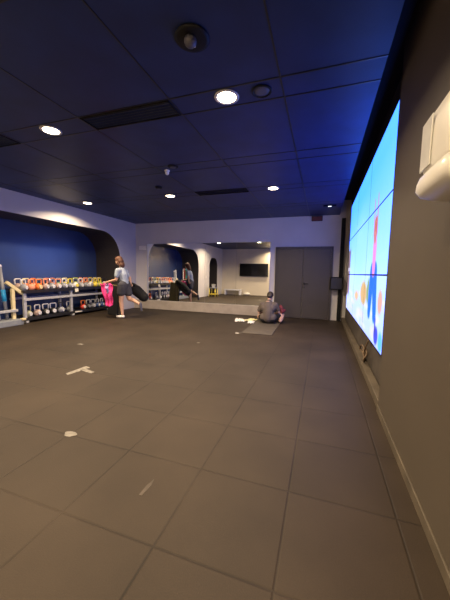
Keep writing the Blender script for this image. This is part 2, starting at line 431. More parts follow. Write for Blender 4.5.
PW, PH = 1.46, 0.80
for i in range(3):
    for j in range(3):
        y0 = 3.10+i*PW; z0 = 0.55+j*PH
        bm = newbm(); box(bm, (XR+0.05, y0+PW/2, z0+PH/2), (0.09, PW-0.002, PH-0.002), bev=0.003)
        pan = link('screen_panel', bm, M['black'], vw)
        nx, nz = 64, 40; g = 0.009
        bm = newbm(); V = [[bm.verts.new((XR+0.0035, y0+g+(PW-2*g)*a/nx, z0+g+(PH-2*g)*b/nz)) for b in range(nz+1)] for a in range(nx+1)]
        F = []
        for a in range(nx):
            for b in range(nz): F.append(bm.faces.new([V[a][b], V[a][b+1], V[a+1][b+1], V[a+1][b]]))
        for f in F: f.normal_update()
        me = bpy.data.meshes.new('display'); bm.to_mesh(me); bm.free()
        att = me.color_attributes.new('picture', 'FLOAT_COLOR', 'POINT')
        for k, v in enumerate(me.vertices): att.data[k].color = (*picture(v.co.y, v.co.z), 1)
        me.materials.append(M['display'])
        o = bpy.data.objects.new('display', me); C.objects.link(o); o.parent = pan; me.transform(Matrix.Translation(-vw.location))

# cable bunch under the screens
bm = newbm()
pts = []
for k in range(60):
    a = k/59*5*PI; pts.append((XR+0.045+0.02*math.sin(a*1.3), 4.35+0.16*math.cos(a)+k*0.006, 0.20+0.07*math.sin(a)+0.02*math.sin(2.3*a)))
pts = [(XS-0.01, 4.3, 0.5), (XR+0.06, 4.32, 0.42), (XR+0.05, 4.42, 0.32)] + pts
tube(bm, pts, 0.011, seg=8)
tag(link('cable', bm, mat('brown_cable', (0.13, 0.085, 0.05), 0.6), None), 'tangled brown cable on the ledge under the video wall', 'cable')

# ------------------------------------------------------------------ things fixed to the ceiling
def downlight(x, y, label):
    t = thing('downlight', (x, y, ZC), label, 'ceiling light', 'round recessed ceiling lights')
    t.scale = (1.2, 1.2, 1.0)
    bm = newbm(); lathe(bm, [(0.075, -0.001), (0.100, -0.001), (0.100, -0.007), (0.092, -0.012), (0.078, -0.010), (0.075, -0.004)]); loc('trim_ring', bm, M['trimring'], t)
    bm = newbm(); lathe(bm, [(0.0745, -0.0035), (0.0745, -0.008), (0.05, -0.009)]); loc('diffuser', bm, M['lamp'], t)
    L = bpy.data.lights.new('downlight_lamp', 'AREA'); L.shape = 'DISK'; L.size = 0.15; L.energy = LAMP; L.color = (1.0, 0.77, 0.50); L.spread = math.radians(150)
    lo = bpy.data.objects.new('downlight_lamp', L); C.objects.link(lo); lo.parent = t; lo.location = (0, 0, -0.016)
LAMP = 88
downlight(-0.95, 2.75, 'glowing round ceiling light closest to the camera, beside the video wall')
downlight(-3.20, 2.75, 'glowing round ceiling light at left between two dark air slots')
downlight(-5.69, 5.85, 'glowing round ceiling light washing the left wall above the alcove')
downlight(-3.30, 5.80, 'glowing round ceiling light in front of the mirror, left of the far air slot')
downlight(-1.00, 5.81, 'glowing round ceiling light in front of the dark double door')
downlight(-5.45, 2.75, 'round ceiling light seen in the mirror beside the bright pier')
downlight(-0.95, -0.25, 'round ceiling light behind the camera near the dispenser')
downlight(-2.85, -0.25, 'added ceiling light out of view, brightening the pale wall near the television')  # added lamp, kept outside the mirror's view, brightens the front wall
def vent(x0, x1, y, label):
    t = thing('air_slot', ((x0+x1)/2, y, ZC), label, 'vent', 'dark linear air slots')
    w = x1-x0
    bm = newbm()
    for s in (-1, 1): box(bm, (0, s*0.125, -0.006), (w, 0.012, 0.016))
    for s in (-1, 1): box(bm, (s*(w/2-0.006), 0, -0.006), (0.012, 0.262, 0.016))
    loc('frame', bm, M['black'], t)
    bm = newbm()
    for k in range(5): box(bm, (0, -0.09+k*0.045, -0.004), (w-0.02, 0.028, 0.003), rot=(0.5, 0, 0))
    loc('slats', bm, M['blackm'], t)
vent(-2.63, -1.52, 2.765, 'dark rectangular air slot in the ceiling between the two nearest lights')
vent(-5.03, -3.92, 2.765, 'dark rectangular air slot at the left edge of the ceiling')
vent(-2.63, -1.52, 5.79, 'dark narrow air slot between the two far lights')
def spk(x, y, r, label):
    t = thing('ceiling_speaker', (x, y, ZC), label, 'speaker')
    bm = newbm(); lathe(bm, [(r*0.80, -0.001), (r, -0.001), (r, -0.008), (r*0.95, -0.014), (r*0.82, -0.013), (r*0.80, -0.004)], seg=36); loc('rim', bm, M['black'], t)
    bm = newbm(); lathe(bm, [(r*0.80, -0.002), (r*0.79, -0.006), (r*0.4, -0.010), (0.01, -0.011)], seg=36); loc('grille', bm, M['spk'], t)
    return t
spk(-0.61, 2.76, 0.095, 'round dark speaker in the ceiling right beside the nearest light')
# round black fitting with a spot head
t = thing('ceiling_spotlight', (-0.97, 2.02, ZC), 'round black unlit fitting with a pale head near the top of the picture', 'spotlight')
bm = newbm(); lathe(bm, [(0.01, -0.004), (0.11, -0.004), (0.125, -0.002), (0.125, -0.010), (0.10, -0.018), (0.01, -0.02)], seg=36); loc('mounting_plate', bm, M['black'], t)
bm = newbm(); ball(bm, (0, -0.03, -0.045), (0.045, 0.045, 0.04)); loc('spot_head', bm, M['spk'], t)
bm = newbm(); box(bm, (0.015, 0.022, -0.03), (0.01, 0.06, 0.008), rot=(0, 0, 0.5), bev=0.002); loc('clip', bm, M['trimring'], t)
# sensors
t = thing('motion_sensor', (-2.54, 4.36, ZC), 'small white domed sensor under the dark ceiling', 'sensor')
bm = newbm(); lathe(bm, [(0.01, 0), (0.045, 0), (0.045, -0.012), (0.03, -0.022), (0.012, -0.024)]); loc('base', bm, M['white'], t)
bm = newbm(); ball(bm, (0, 0, -0.042), 0.034); loc('dome', bm, M['white'], t)
t = thing('smoke_detector', (-3.18, 5.13, ZC), 'flat dark round detector on the ceiling ahead of the far light', 'smoke detector')
bm = newbm(); lathe(bm, [(0.01, 0), (0.07, 0), (0.07, -0.015), (0.055, -0.035), (0.01, -0.038)]); loc('base', bm, M['black'], t)
bm = newbm(); lathe(bm, [(0.03, -0.036), (0.028, -0.045), (0.005, -0.047)]); loc('sensing_cap', bm, M['dimring'], t)
t = thing('round_ceiling_disc', (-2.35, 4.22, ZC), 'flat black disc on the ceiling right beside the white sensor', 'ceiling disc')
bm = newbm(); lathe(bm, [(0.01, 0), (0.085, 0), (0.085, -0.01), (0.07, -0.016), (0.01, -0.017)]); loc('rim', bm, M['black'], t)
bm = newbm(); lathe(bm, [(0.05, -0.0165), (0.045, -0.02), (0.01, -0.021)]); loc('cover', bm, M['dimring'], t)
t = thing('emergency_light', (0.1, 7.56, ZC), 'small slim ceiling light glinting above the double door', 'emergency light')
bm = newbm(); box(bm, (0, 0, -0.015), (0.30, 0.07, 0.03), bev=0.006); loc('housing', bm, M['black'], t)
bm = newbm(); box(bm, (0, 0, -0.033), (0.08, 0.03, 0.008), bev=0.003); loc('lens', bm, M['led'], t)
t = thing('exit_sign', (-0.21, YB-0.05, 2.92), 'small dim dark red sign high on the wall above the double door', 'sign')
bm = newbm(); box(bm, (-0.21, YB-0.03, 2.945), (0.30, 0.05, 0.14), bev=0.006); link('housing', bm, M['black'], t)
bm = newbm(); box(bm, (-0.21, YB-0.057, 2.94), (0.27, 0.006, 0.11), bev=0.002); link('sign_face', bm, M['signred'], t)

# ------------------------------------------------------------------ things fixed to walls
t = thing('wall_cabinet', (0.40, YB, 0.90), 'black box mounted on the back wall between the door and the corner', 'box')
bm = newbm(); box(bm, (0.40, YB-0.13, 1.09), (0.34, 0.24, 0.36), bev=0.012); link('body', bm, M['black'], t)
bm = newbm(); box(bm, (0.40, YB-0.254, 1.09), (0.29, 0.008, 0.31), bev=0.003); link('front_panel', bm, M['blackm'], t)
bm = newbm(); box(bm, (0.40, YB-0.006, 1.09), (0.10, 0.014, 0.10)); link('bracket', bm, M['blackm'], t)

t = thing('wall_notice', (-6.15, YB-0.01, 2.08), 'small white framed notice on the back wall left of the mirror', 'notice')
bm = newbm(); box(bm, (-6.15, YB-0.008, 2.17), (0.34, 0.016, 0.19), bev=0.003); link('frame', bm, M['trimring'], t)
bm = newbm(); box(bm, (-6.15, YB-0.018, 2.17), (0.30, 0.004, 0.15)); link('sheet', bm, M['paper'], t)

t = thing('wall_socket', (XL+0.01, 8.42, 0.40), 'small dark socket low on the left wall beside the mirror corner', 'socket')
bm = newbm(); box(bm, (XL+0.006, 8.42, 0.40), (0.012, 0.08, 0.08), bev=0.004); link('plate', bm, M['kblue'], t)
bm = newbm(); cyl(bm, (XL+0.010, 8.42, 0.40), (XL+0.016, 8.42, 0.40), 0.026); link('insert', bm, M['black'], t)

t = thing('light_switch', (XL+0.01, 2.1, 1.1), 'small white switch on the pier between the alcoves, seen in the mirror', 'light switch')
bm = newbm(); box(bm, (XL+0.006, 2.1, 1.15), (0.012, 0.085, 0.15), bev=0.004); link('plate', bm, M['white'], t)
bm = newbm(); box(bm, (XL+0.014, 2.1, 1.15), (0.008, 0.04, 0.06), bev=0.002); link('rocker', bm, M['kwhite'], t)

# dispenser on the near right wall
t = thing('paper_dispenser', (XR, 1.42, 1.62), 'rounded white plastic dispenser hanging on the near right wall', 'dispenser')
def rounded_body(bm, x0, x1, y0, y1, prof, mi=0):
    """stack of rounded rectangles: prof = (z, inset)"""
    rings = []
    for z, ins in prof:
        r = 0.055; ring = []
        xa = x0+ins; ya = y0+ins*0.6; yb = y1-ins*0.6
        # wall side square, room side rounded
        ring.append((x1, ya)); 
        for k in range(7):
            a = -PI/2 - (PI/2)*k/6; ring.append((xa+r+r*math.cos(a), ya+r+r*math.sin(a)))
        for k in range(7):
            a = PI - (PI/2)*k/6; ring.append((xa+r+r*math.cos(a), yb-r+r*math.sin(a)))
        ring.append((x1, yb))
        rings.append([bm.verts.new((x, y, z)) for x, y in ring])
    n = len(rings[0])
    for a, b in zip(rings, rings[1:]):
        for k in range(n):
            f = bm.faces.new([a[k], a[(k+1) % n], b[(k+1) % n], b[k]]); f.smooth = 1 <= k <= n-3 ; f.material_index = mi
    bm.faces.new(rings[0][::-1]); bm.faces.new(rings[-1])
bm = newbm(); rounded_body(bm, 0.385, XR, 1.19, 1.55, [(1.777, 0.02), (1.80, 0.010), (1.95, 0.010), (2.02, 0.022), (2.075, 0.06), (2.10, 0.10)]); link('cover', bm, M['white'], t)
bm = newbm(); rounded_body(bm, 0.375, XR, 1.18, 1.56, [(1.672, 0.08), (1.679, 0.05), (1.695, 0.018), (1.72, 0.002), (1.75, 0.004), (1.775, 0.012)]); link('lower_tray', bm, M['white'], t)
bm = newbm(); box(bm, (0.391, 1.46, 1.90), (0.006, 0.12, 0.20), bev=0.003); link('level_window', bm, M['cloudy'], t)
bm = newbm(); cyl(bm, (0.46, 1.30, 1.676), (0.46, 1.30, 1.662), 0.02); link('outlet', bm, M['kgrey'], t)

# screen and bench at the front wall (seen in the mirror)
t = thing('wall_television', (-4.25, YF+0.04, 1.62), 'wide dark television on the pale wall seen in the mirror', 'television')
bm = newbm(); box(bm, (-4.25, YF+0.05, 1.66), (1.90, 0.08, 0.84), bev=0.012); link('housing', bm, M['black'], t)
bm = newbm(); box(bm, (-4.25, YF+0.092, 1.67), (1.84, 0.006, 0.77)); link('screen', bm, M['glass'], t)
t = thing('low_bench', (-5.55, -0.42, 0), 'low white bench against the pale wall seen in the mirror', 'bench')
bm = newbm(); box(bm, (-5.55, -0.42, 0.33), (1.15, 0.38, 0.08), bev=0.02); link('seat', bm, M['kwhite'], t)
for x in (-6.05, -5.05):
    bm = newbm(); box(bm, (x, -0.42, 0.145), (0.10, 0.34, 0.29), bev=0.01); link('leg', bm, M['kwhite'], t)
t = thing('paper_bag', (-4.65, -0.45, 0), 'small crumpled white bundle on the floor beside the low bench', 'bag')
bm = newbm(); ball(bm, (-4.62, -0.45, 0.09), (0.24, 0.14, 0.09), seg=16, rings=8)
for v in bm.verts: v.co += Vector((random.uniform(-.015, .015), random.uniform(-.015, .015), random.uniform(-.008, .008))) if v.co.z > 0.03 else Vector((0, 0, 0))
link('wrapper', bm, M['paper'], t)
# yellow trolley by the second alcove (seen in the mirror)
t = thing('equipment_trolley', (-6.05, 1.9, 0), 'small yellow legged trolley with a grey tray seen in the mirror beside the pier', 'trolley')
for sx in (-1, 1):
    for sy in (-1, 1):
        bm = newbm(); cyl(bm, (-6.05+sx*0.2, 1.9+sy*0.22, 0), (-6.05+sx*0.17, 1.9+sy*0.18, 0.5), 0.022, seg=10); link('leg', bm, M['yellow'], t)
bm = newbm(); box(bm, (-6.05, 1.9, 0.15), (0.36, 0.42, 0.03), bev=0.01); link('lower_shelf', bm, M['yellow'], t)
bm = newbm(); box(bm, (-6.05, 1.9, 0.51), (0.42, 0.46, 0.04), bev=0.012); link('tray', bm, M['kgrey'], t)
t = thing('white_bucket', (-6.05, 1.9, 0.531), 'short white bucket standing on the yellow legged trolley', 'bucket')
bm = newbm(); lathe(bm, [(0.09, 0), (0.12, 0.18), (0.125, 0.18), (0.115, 0.178), (0.087, 0.01)]); loc('pail', bm, M['white'], t)
bm = newbm(); tube(bm, [(0.125*math.cos(a), 0.02*math.sin(a), 0.17+0.07*math.sin(a)) for a in [PI*k/10 for k in range(11)]], 0.004, seg=6); loc('handle', bm, M['steel'], t)

# ------------------------------------------------------------------ kettlebell rack in the alcove
rk = thing('kettlebell_rack', (-7.13, 6.45, 0), 'long two shelf rack with black trays and silver frame inside the alcove', 'rack')
def shelf(z):
    bm = newbm(); box(bm, (-7.13, 6.45, z-0.015), (0.50, 2.98, 0.03), bev=0.004)
    box(bm, (-6.875, 6.45, z-0.02), (0.016, 2.98, 0.075), bev=0.003); box(bm, (-7.385, 6.45, z-0.005), (0.016, 2.98, 0.09), bev=0.003)
    return bm
link('top_shelf', shelf(0.80), M['blackm'], rk); link('bottom_shelf', shelf(0.115), M['blackm'], rk)
for y in (5.02, 6.40, 7.86):
    bm = newbm(); box(bm, (-6.93, y, 0.40), (0.06, 0.07, 0.73), bev=0.006); link('upright', bm, M['silver'], rk)
    bm = newbm(); box(bm, (-7.36, y, 0.42), (0.05, 0.06, 0.76), bev=0.006); link('upright', bm, M['silver'], rk)
    bm = newbm(); box(bm, (-7.13, y, 0.035), (0.56, 0.07, 0.05), bev=0.006); link('foot', bm, M['silver'], rk)
bm = newbm(); box(bm, (-6.90, 6.44, 0.585), (0.04, 2.92, 0.06), bev=0.006); link('rail', bm, M['silver'], rk)
bm = newbm(); box(bm, (-7.39, 6.44, 0.585), (0.03, 2.92, 0.06), bev=0.006); link('rail', bm, M['silver'], rk)
bm = newbm(); box(bm, (-6.862, 6.55, 0.745), (0.006, 0.12, 0.10), rot=(0.12, 0, 0)); o = link('price_tag', bm, M['paper'], rk); o['label'] = 'white card hanging from the top shelf edge'
bm = newbm(); box(bm, (-6.862, 6.60, 0.10), (0.006, 0.26, 0.03)); o = link('label_strip', bm, M['paper'], rk); o['label'] = 'white strip on the bottom shelf edge'

def kettlebell(body, handle, face, s=1.0):
    o = bpy.data.objects.new('kettlebell', None); C.objects.link(o); o.empty_display_size = 0.05
    bm = newbm(); r = 0.094*s
    ball(bm, (0, 0, r*0.90), (r, r, r), seg=22, rings=14, zcut=-r*0.90); loc('bell', bm, M[body], o)
    bm = newbm(); w = 0.072*s; z0 = 1.42*r; zt = 0.285*s; pts = []; rr = 0.03*s
    pts.append((0, -w*0.72, z0))
    pts.append((0, -w*1.02, z0+0.3*(zt-z0)))
    for k in range(6):
        a = PI - PI/2*k/5; pts.append((0, -w*1.05+rr+rr*math.cos(a), zt-rr+rr*math.sin(a)))
    for k in range(6):
        a = PI/2 - PI/2*k/5; pts.append((0, w*1.05-rr+rr*math.cos(a), zt-rr+rr*math.sin(a)))
    pts.append((0, w*1.02, z0+0.3*(zt-z0))); pts.append((0, w*0.72, z0))
    tube(bm, pts, 0.0155*s, seg=9); loc('handle', bm, M[handle], o)
    if face:
        bm = newbm(); cyl(bm, (r*0.86, 0, r*0.9), (r*0.985, 0, r*0.9), 0.052*s, 0.046*s, seg=20); loc('face_disc', bm, M[face], o)
    return o
names = dict(orange='orange', peach='salmon pink', yellow='yellow', ygreen='yellow green', kgrey='grey', kwhite='white', kblack='black', kblue='dark blue', red='red', green='green', steel='steel', cream_p='cream', pink='pink', taupe='pinkish grey', pale='pale olive')
protos = {}
def kb(key, x, y, z, s, rz, label, group):
    if (key, s) not in protos:
        o = kettlebell(*key, s); protos[(key, s)] = o
    else: o = copy_tree(protos[(key, s)])
    o.location = (x, y, z); o.rotation_euler = (0, 0, rz); tag(o, label, 'kettlebell', group)
    return o
posw = ['at left end', 'second from left end', 'third from left end', 'fourth from left end', 'fifth from left end', 'sixth from left end', 'left of middle post', 'beside middle post', 'just right of middle post', 'sixth from right end', 'fifth from right end', 'fourth from right end', 'third from right end', 'second from right end', 'at right end']
front = [('kgrey', 'kwhite', 'kwhite'), ('peach', 'peach', None), ('orange', 'orange', 'cream_p'), ('taupe', 'peach', 'kwhite'), ('kgrey', 'steel', 'kwhite'), ('taupe', 'peach', 'kwhite'), ('kgrey', 'kwhite', 'kwhite'),
         ('kgrey', 'yellow', 'kwhite'), ('kwhite', 'steel', 'yellow'), ('kgrey', 'kwhite', 'kwhite'), ('kgrey', 'peach', 'kwhite'), ('kwhite', 'steel', 'kgrey'), ('yellow', 'yellow', 'cream_p'), ('ygreen', 'yellow', None), ('kwhite', 'kblack', 'kblack')]
back = [('taupe', 'kwhite', None), ('orange', 'cream_p', None), ('peach', 'orange', None), ('kblack', 'kgrey', None), ('kblack', 'peach', None), ('peach', 'peach', None), ('green', 'kgrey', None), ('yellow', 'cream_p', None),
        ('kblue', 'kblack', None), ('ygreen', 'ygreen', None), ('peach', 'peach', None), ('orange', 'peach', None), ('yellow', 'yellow', None), ('ygreen', 'cream_p', None), ('kblack', 'cream_p', None)]
for k in range(15):
    y = 5.07+k*0.197
    b, h, f = front[k]
    kb(front[k], -7.00, y+random.uniform(-.006, .006), 0.80, 0.96, random.uniform(-.35, .35), '%s kettlebell, %s handle, front row of top shelf, %s' % (names[b], names[h], posw[k]), 'kettlebells in the front row of the top shelf')
    b, h, f = back[k]
    kb(back[k], -7.24, y+0.03+random.uniform(-.006, .006), 0.80, 1.02, random.uniform(-.25, .25), '%s kettlebell, %s handle, back row of top shelf, %s' % (names[b], names[h], posw[k]), 'kettlebells in the back row of the top shelf')
bot = [(5.20, ('pale', 'pale', 'kwhite')), (5.45, ('taupe', 'kwhite', 'kwhite')), (5.69, ('kblack', 'kwhite', 'kwhite')), (5.92, ('kblack', 'kwhite', 'kwhite')), (6.16, ('kgrey', 'kblack', 'kwhite')), (6.46, ('kgrey', 'kwhite', 'kwhite')),
       (6.97, ('red', 'orange', 'kwhite')), (7.18, ('kblack', 'kwhite', 'kgrey')), (7.385, ('kgrey', 'kwhite', 'kwhite')), (7.58, ('kblue', 'kwhite', 'kwhite')), (7.775, ('kblue', 'kwhite', 'kwhite'))]
bw = ['at left end', 'second from left end', 'third from left end', 'fourth from left end', 'fifth from left end', 'beside middle post', 'just right of gap', 'second right of gap', 'third from right end', 'second from right end', 'at right end']
for k, (y, key) in enumerate(bot):
    kb(key, -7.07, y, 0.115, 1.02 if k < 6 else 0.96, random.uniform(-.3, .3), '%s kettlebell, %s handle, bottom shelf, %s' % (names[key[0]], names[key[1]], bw[k]), 'kettlebells on the bottom shelf')

# ------------------------------------------------------------------ stand and poles at the left end of the alcove
st = thing('storage_stand', (-6.98, 4.4, 0), 'low grey based stand with a bent cream arm left of the kettlebell rack', 'stand')
bm = newbm(); box(bm, (-6.98, 4.40, 0.07), (0.40, 0.95, 0.14), bev=0.015); link('base', bm, M['greybase'], st)
bm = newbm(); box(bm, (-6.98, 4.78, 0.50), (0.06, 0.075, 0.74), bev=0.008); link('post', bm, M['cream_p'], st)
bm = newbm(); dv = Vector((0, 0.36, -0.30)); box(bm, (-6.98, 4.82, 0.885), (0.07, 0.46, 0.075), rot=(math.atan2(-0.29, 0.36), 0, 0), bev=0.008); link('slanted_arm', bm, M['cream_p'], st)
bm = newbm(); box(bm, (-6.93, 4.38, 0.345), (0.06, 0.92, 0.06), bev=0.008); link('cross_rail', bm, M['silver'], st)
bm = newbm(); box(bm, (-6.98, 3.98, 0.24), (0.06, 0.06, 0.25), bev=0.006); link('short_post', bm, M['silver'], st)
bm = newbm(); box(bm, (-6.80, 4.87, 0.13), (0.10, 0.10, 0.05), bev=0.012); link('end_cap', bm, M['cream_p'], st)

def pole(p0, p1, r, m, mband, a, b, name, label, cat):
    t = thing(name, p0, label, cat); p0 = Vector(p0); p1 = Vector(p1)
    bm = newbm(); cyl(bm, p0, p1, r, seg=14); link('shaft', bm, m, t)
    bm = newbm(); cyl(bm, p0.lerp(p1, a), p0.lerp(p1, b), r*1.25, seg=14); link('sleeve', bm, mband, t)
    bm = newbm(); ball(bm, p1, (r*1.2, r*1.2, r*1.2), seg=12, rings=8); link('end_cap', bm, M['kwhite'], t)
pole((-7.06, 4.68, 0.145), (-7.16, 4.64, 1.40), 0.036, M['kgrey'], M['cyan'], 0.34, 0.56, 'training_pole', 'grey leaning pole with a blue sleeve at the left edge of the alcove', 'pole')
pole((-7.08, 4.52, 0.145), (-7.18, 4.44, 1.46), 0.028, M['kwhite'], M['kblue'], 0.1, 0.35, 'training_pole', 'pale leaning pole behind the grey pole with the blue sleeve', 'pole')
# frame with hanging rubber bands, seen in the mirror
fr = thing('band_frame', (-7.05, 3.65, 0), 'silver frame with hooks for rubber bands, seen in the mirror past the kettlebells', 'frame')
for y in (3.36, 3.86):
    bm = newbm(); cyl(bm, (-7.05, y, 0), (-7.05, y, 1.55), 0.022, seg=12); link('upright', bm, M['silver'], fr)
bm = newbm(); cyl(bm, (-7.05, 3.34, 1.54), (-7.05, 3.88, 1.54), 0.02, seg=12); link('top_bar', bm, M['silver'], fr)
bm = newbm(); box(bm, (-7.05, 3.61, 0.02), (0.40, 0.62, 0.04), bev=0.008); link('base', bm, M['greybase'], fr)
for k, (y, m, c) in enumerate(((3.46, 'cyan', 'wide cyan'), (3.60, 'green', 'green'), (3.75, 'red', 'red'))):
    bm = newbm(); pts = []
    for i in range(24):
        a = 2*PI*i/24; pts.append((-7.05+0.035*math.cos(a)+0.01, y+0.012*math.sin(a), 1.32+0.267*math.sin(a)))
    tube(bm, pts, 0.022 if k == 0 else 0.016, seg=8, closed=True)
    tag(link('resistance_band', bm, M[m]), '%s rubber band loop hanging on the silver frame' % c, 'resistance band', 'rubber bands on the frame')

# ------------------------------------------------------------------ floor things
t = thing('exercise_mat', (-1.33, 7.0, 0), 'thin grey brown exercise mat on the floor under the seated person', 'mat')
bm = newbm(); box(bm, (-1.33, 6.98, 0.006), (0.68, 1.84, 0.012), rot=(0, 0, 0.02), bev=0.003); link('foam', bm, M['brownmat'], t)
def sheet(name, cx, cy, w, h, rz, m, label, cat, z=0.002, crum=0.02, group=None):
    bm = newbm(); nx, ny = 10, 10; V = []
    for i in range(nx+1):
        row = []
        for j in range(ny+1):
            x = (i/nx-.5)*w*(1+random.uniform(-.06, .06)); y = (j/ny-.5)*h*(1+random.uniform(-.06, .06))
            X = cx+x*math.cos(rz)-y*math.sin(rz); Y = cy+x*math.sin(rz)+y*math.cos(rz)
            row.append(bm.verts.new((X, Y, z+abs(random.gauss(0, crum)))))
        V.append(row)
    for i in range(nx):
        for j in range(ny): bm.faces.new([V[i][j], V[i+1][j], V[i+1][j+1], V[i][j+1]])
    r = bmesh.ops.extrude_face_region(bm, geom=bm.faces[:]); 
    bmesh.ops.translate(bm, verts=[v for v in r['geom'] if isinstance(v, bmesh.types.BMVert)], vec=(0, 0, 0.003))
    o = link(name, bm, m); tag(o, label, cat, group); return o
sheet('paper_sheet', -2.13, 7.62, 0.26, 0.44, 0.25, M['paper'], 'crumpled white paper sheet on the floor furthest left of the mat', 'paper', group='papers beside the mat')
sheet('paper_sheet', -1.86, 7.80, 0.24, 0.40, -0.35, M['yellowpaper'], 'crumpled pale yellow paper sheet between two white ones beside the mat', 'paper', group='papers beside the mat')
sheet('paper_sheet', -1.76, 7.45, 0.16, 0.36, 0.1, M['paper'], 'crumpled white paper sheet on the floor right beside the mat', 'paper', group='papers beside the mat')
def flat(name, polys, m, label, cat, th=0.0015):
    bm = newbm()
    for pl in polys:
        A = [bm.verts.new((x, y, 0.0)) for x, y in pl]; B = [bm.verts.new((x, y, th)) for x, y in pl]
        bm.faces.new(A[::-1]); bm.faces.new(B)
        for i in range(len(pl)): bm.faces.new([A[i], A[(i+1) % len(pl)], B[(i+1) % len(pl)], B[i]])
    return tag(link(name, bm, m), label, cat)
flat('tape_mark', [[(-3.10, 2.74), (-3.03, 2.70), (-2.98, 3.03), (-3.08, 3.06)], [(-3.02, 2.90), (-2.80, 2.86), (-2.80, 2.92), (-3.0, 2.97)]], M['tape'], 'worn pale tape piece shaped like a T on the left half of the floor', 'tape')
flat('paint_spot', [[(-1.90+0.055*math.cos(a)*(1+0.2*math.sin(3*a)), 1.70+0.036*math.sin(a)) for a in [2*PI*k/18 for k in range(18)]]], M['tape'], 'roundish pale spot on the floor tiles at left, nearest the camera', 'spot')
flat('chalk_smear', [[(-0.985, 1.35), (-0.965, 1.35), (-0.955, 1.44), (-0.97, 1.50), (-0.985, 1.43)]], mat('faint_smear', (0.062, 0.048, 0.036), 0.8, var=0.3), 'faint narrow pale smear on the near floor tiles', 'smear')
flat('floor_scrap', [[(-4.16, 3.93), (-4.05, 3.93), (-4.04, 3.98), (-4.14, 3.99)]], M['tape'], 'tiny pale scrap on the floor beyond the T shaped tape', 'scrap')
flat('tape_scrap', [[(-1.78, 6.00), (-1.70, 5.99), (-1.70, 6.03), (-1.77, 6.04)]], M['paper'], 'tiny white scrap on the floor at the near corner of the mat', 'scrap')
random.seed(5)
for k, (x, y, w) in enumerate([(-2.2, 4.86, 'right of the tape in the middle of the floor')]):
    flat('floor_scrap', [[(x, y), (x+0.05, y+0.01), (x+0.05, y+0.05), (x, y+0.04)]], M['tape'], 'tiny pale scrap on the floor %s' % w, 'scrap')

# ------------------------------------------------------------------ people
def hand(bm, wrist, dirv, palmn, curl=0.5, s=1.0, thumb_side=1):
    """palm, four fingers of different length and a thumb, as round cones"""
    d = Vector(dirv).normalized(); n = Vector(palmn); n = (n-d*n.dot(d)).normalized(); w = d.cross(n).normalized()*thumb_side
    W = Vector(wrist)
    for k in range(4):
        off = w*(0.030-0.020*k)*s
        capsules(bm, [(W+off*0.6, 0.015*s), (W+d*0.085*s+off, 0.0125*s)])
        L = [0.070, 0.080, 0.074, 0.058][k]*s; p = W+d*0.088*s+off; a = 0.25
        ch = [(p, 0.0098*s)]
        for j in range(3):
            a += curl*[0.6, 1.0, 0.8][j]; p = p+(d*math.cos(a)+n*math.sin(a))*L*[0.42, 0.32, 0.26][j]; ch.append((p, (0.0092-0.0008*j)*s))
        capsules(bm, ch)
    p = W+d*0.025*s+w*0.026*s
    q = p+(d*0.6+w*0.7+n*0.25).normalized()*0.040*s; r = q+(d*0.85+w*0.1+n*0.5).normalized()*0.032*s; t2 = r+(d*0.8-w*0.1+n*0.5).normalized()*0.022*s
    capsules(bm, [(p, 0.014*s), (q, 0.0115*s), (r, 0.010*s), (t2, 0.0085*s)])

def head(bm, c, fwd, up, s=1.0):
    """skull, jaw, nose, ears, brow, lips as one lump to be skinned"""
    f = Vector(fwd).normalized(); u = Vector(up); u = (u-f*u.dot(f)).normalized(); r = u.cross(f).normalized()
    R = Matrix((r, f, u)).transposed()
    def P(x, y, z): return Vector(c)+R @ Vector((x*s, y*s, z*s))
    def E(x, y, z, rr):
        t = bmesh.new(); bmesh.ops.create_uvsphere(t, u_segments=18, v_segments=12, radius=1.0)
        for v in t.verts: v.co = P(x+v.co.x*rr[0], y+v.co.y*rr[1], z+v.co.z*rr[2])
        merge(bm, t)
    E(0, -0.010, 0.030, (0.075, 0.093, 0.085)); E(0, 0.018, -0.030, (0.058, 0.066, 0.070)); E(0, 0.045, -0.078, (0.030, 0.028, 0.024))
    E(0, 0.086, -0.012, (0.011, 0.018, 0.024)); E(0, 0.095, -0.026, (0.015, 0.014, 0.010))
    E(0, 0.075, 0.022, (0.048, 0.014, 0.010)); E(0, 0.077, -0.052, (0.022, 0.012, 0.006)); E(0, 0.075, -0.062, (0.019, 0.012, 0.006))
    for sx in (-1, 1):
        E(sx*0.076, -0.008, -0.008, (0.009, 0.018, 0.032)); E(sx*0.036, 0.055, -0.022, (0.024, 0.020, 0.022))
    return P, R
def face(P, parent, s=1.0):
    for sx in (-1, 1):
        bm = newbm(); ball(bm, P(sx*0.031, 0.071, 0.004), 0.0105*s, seg=12, rings=8); link('eye', bm, M['eye'], parent)
    bm = newbm(); ball(bm, P(0, 0.0865, -0.057), (0.018*s, 0.006*s, 0.006*s), seg=12, rings=8); link('lips', bm, M['lip'], parent)
def shoe(bm, heel, toe, w=0.042):
    h = Vector(heel); t = Vector(toe); m = h.lerp(t, 0.5)
    capsules(bm, [(h+Vector((0, 0, 0.012)), w*0.9), (m+Vector((0, 0, 0.004)), w*0.95), (t, w*0.82)])

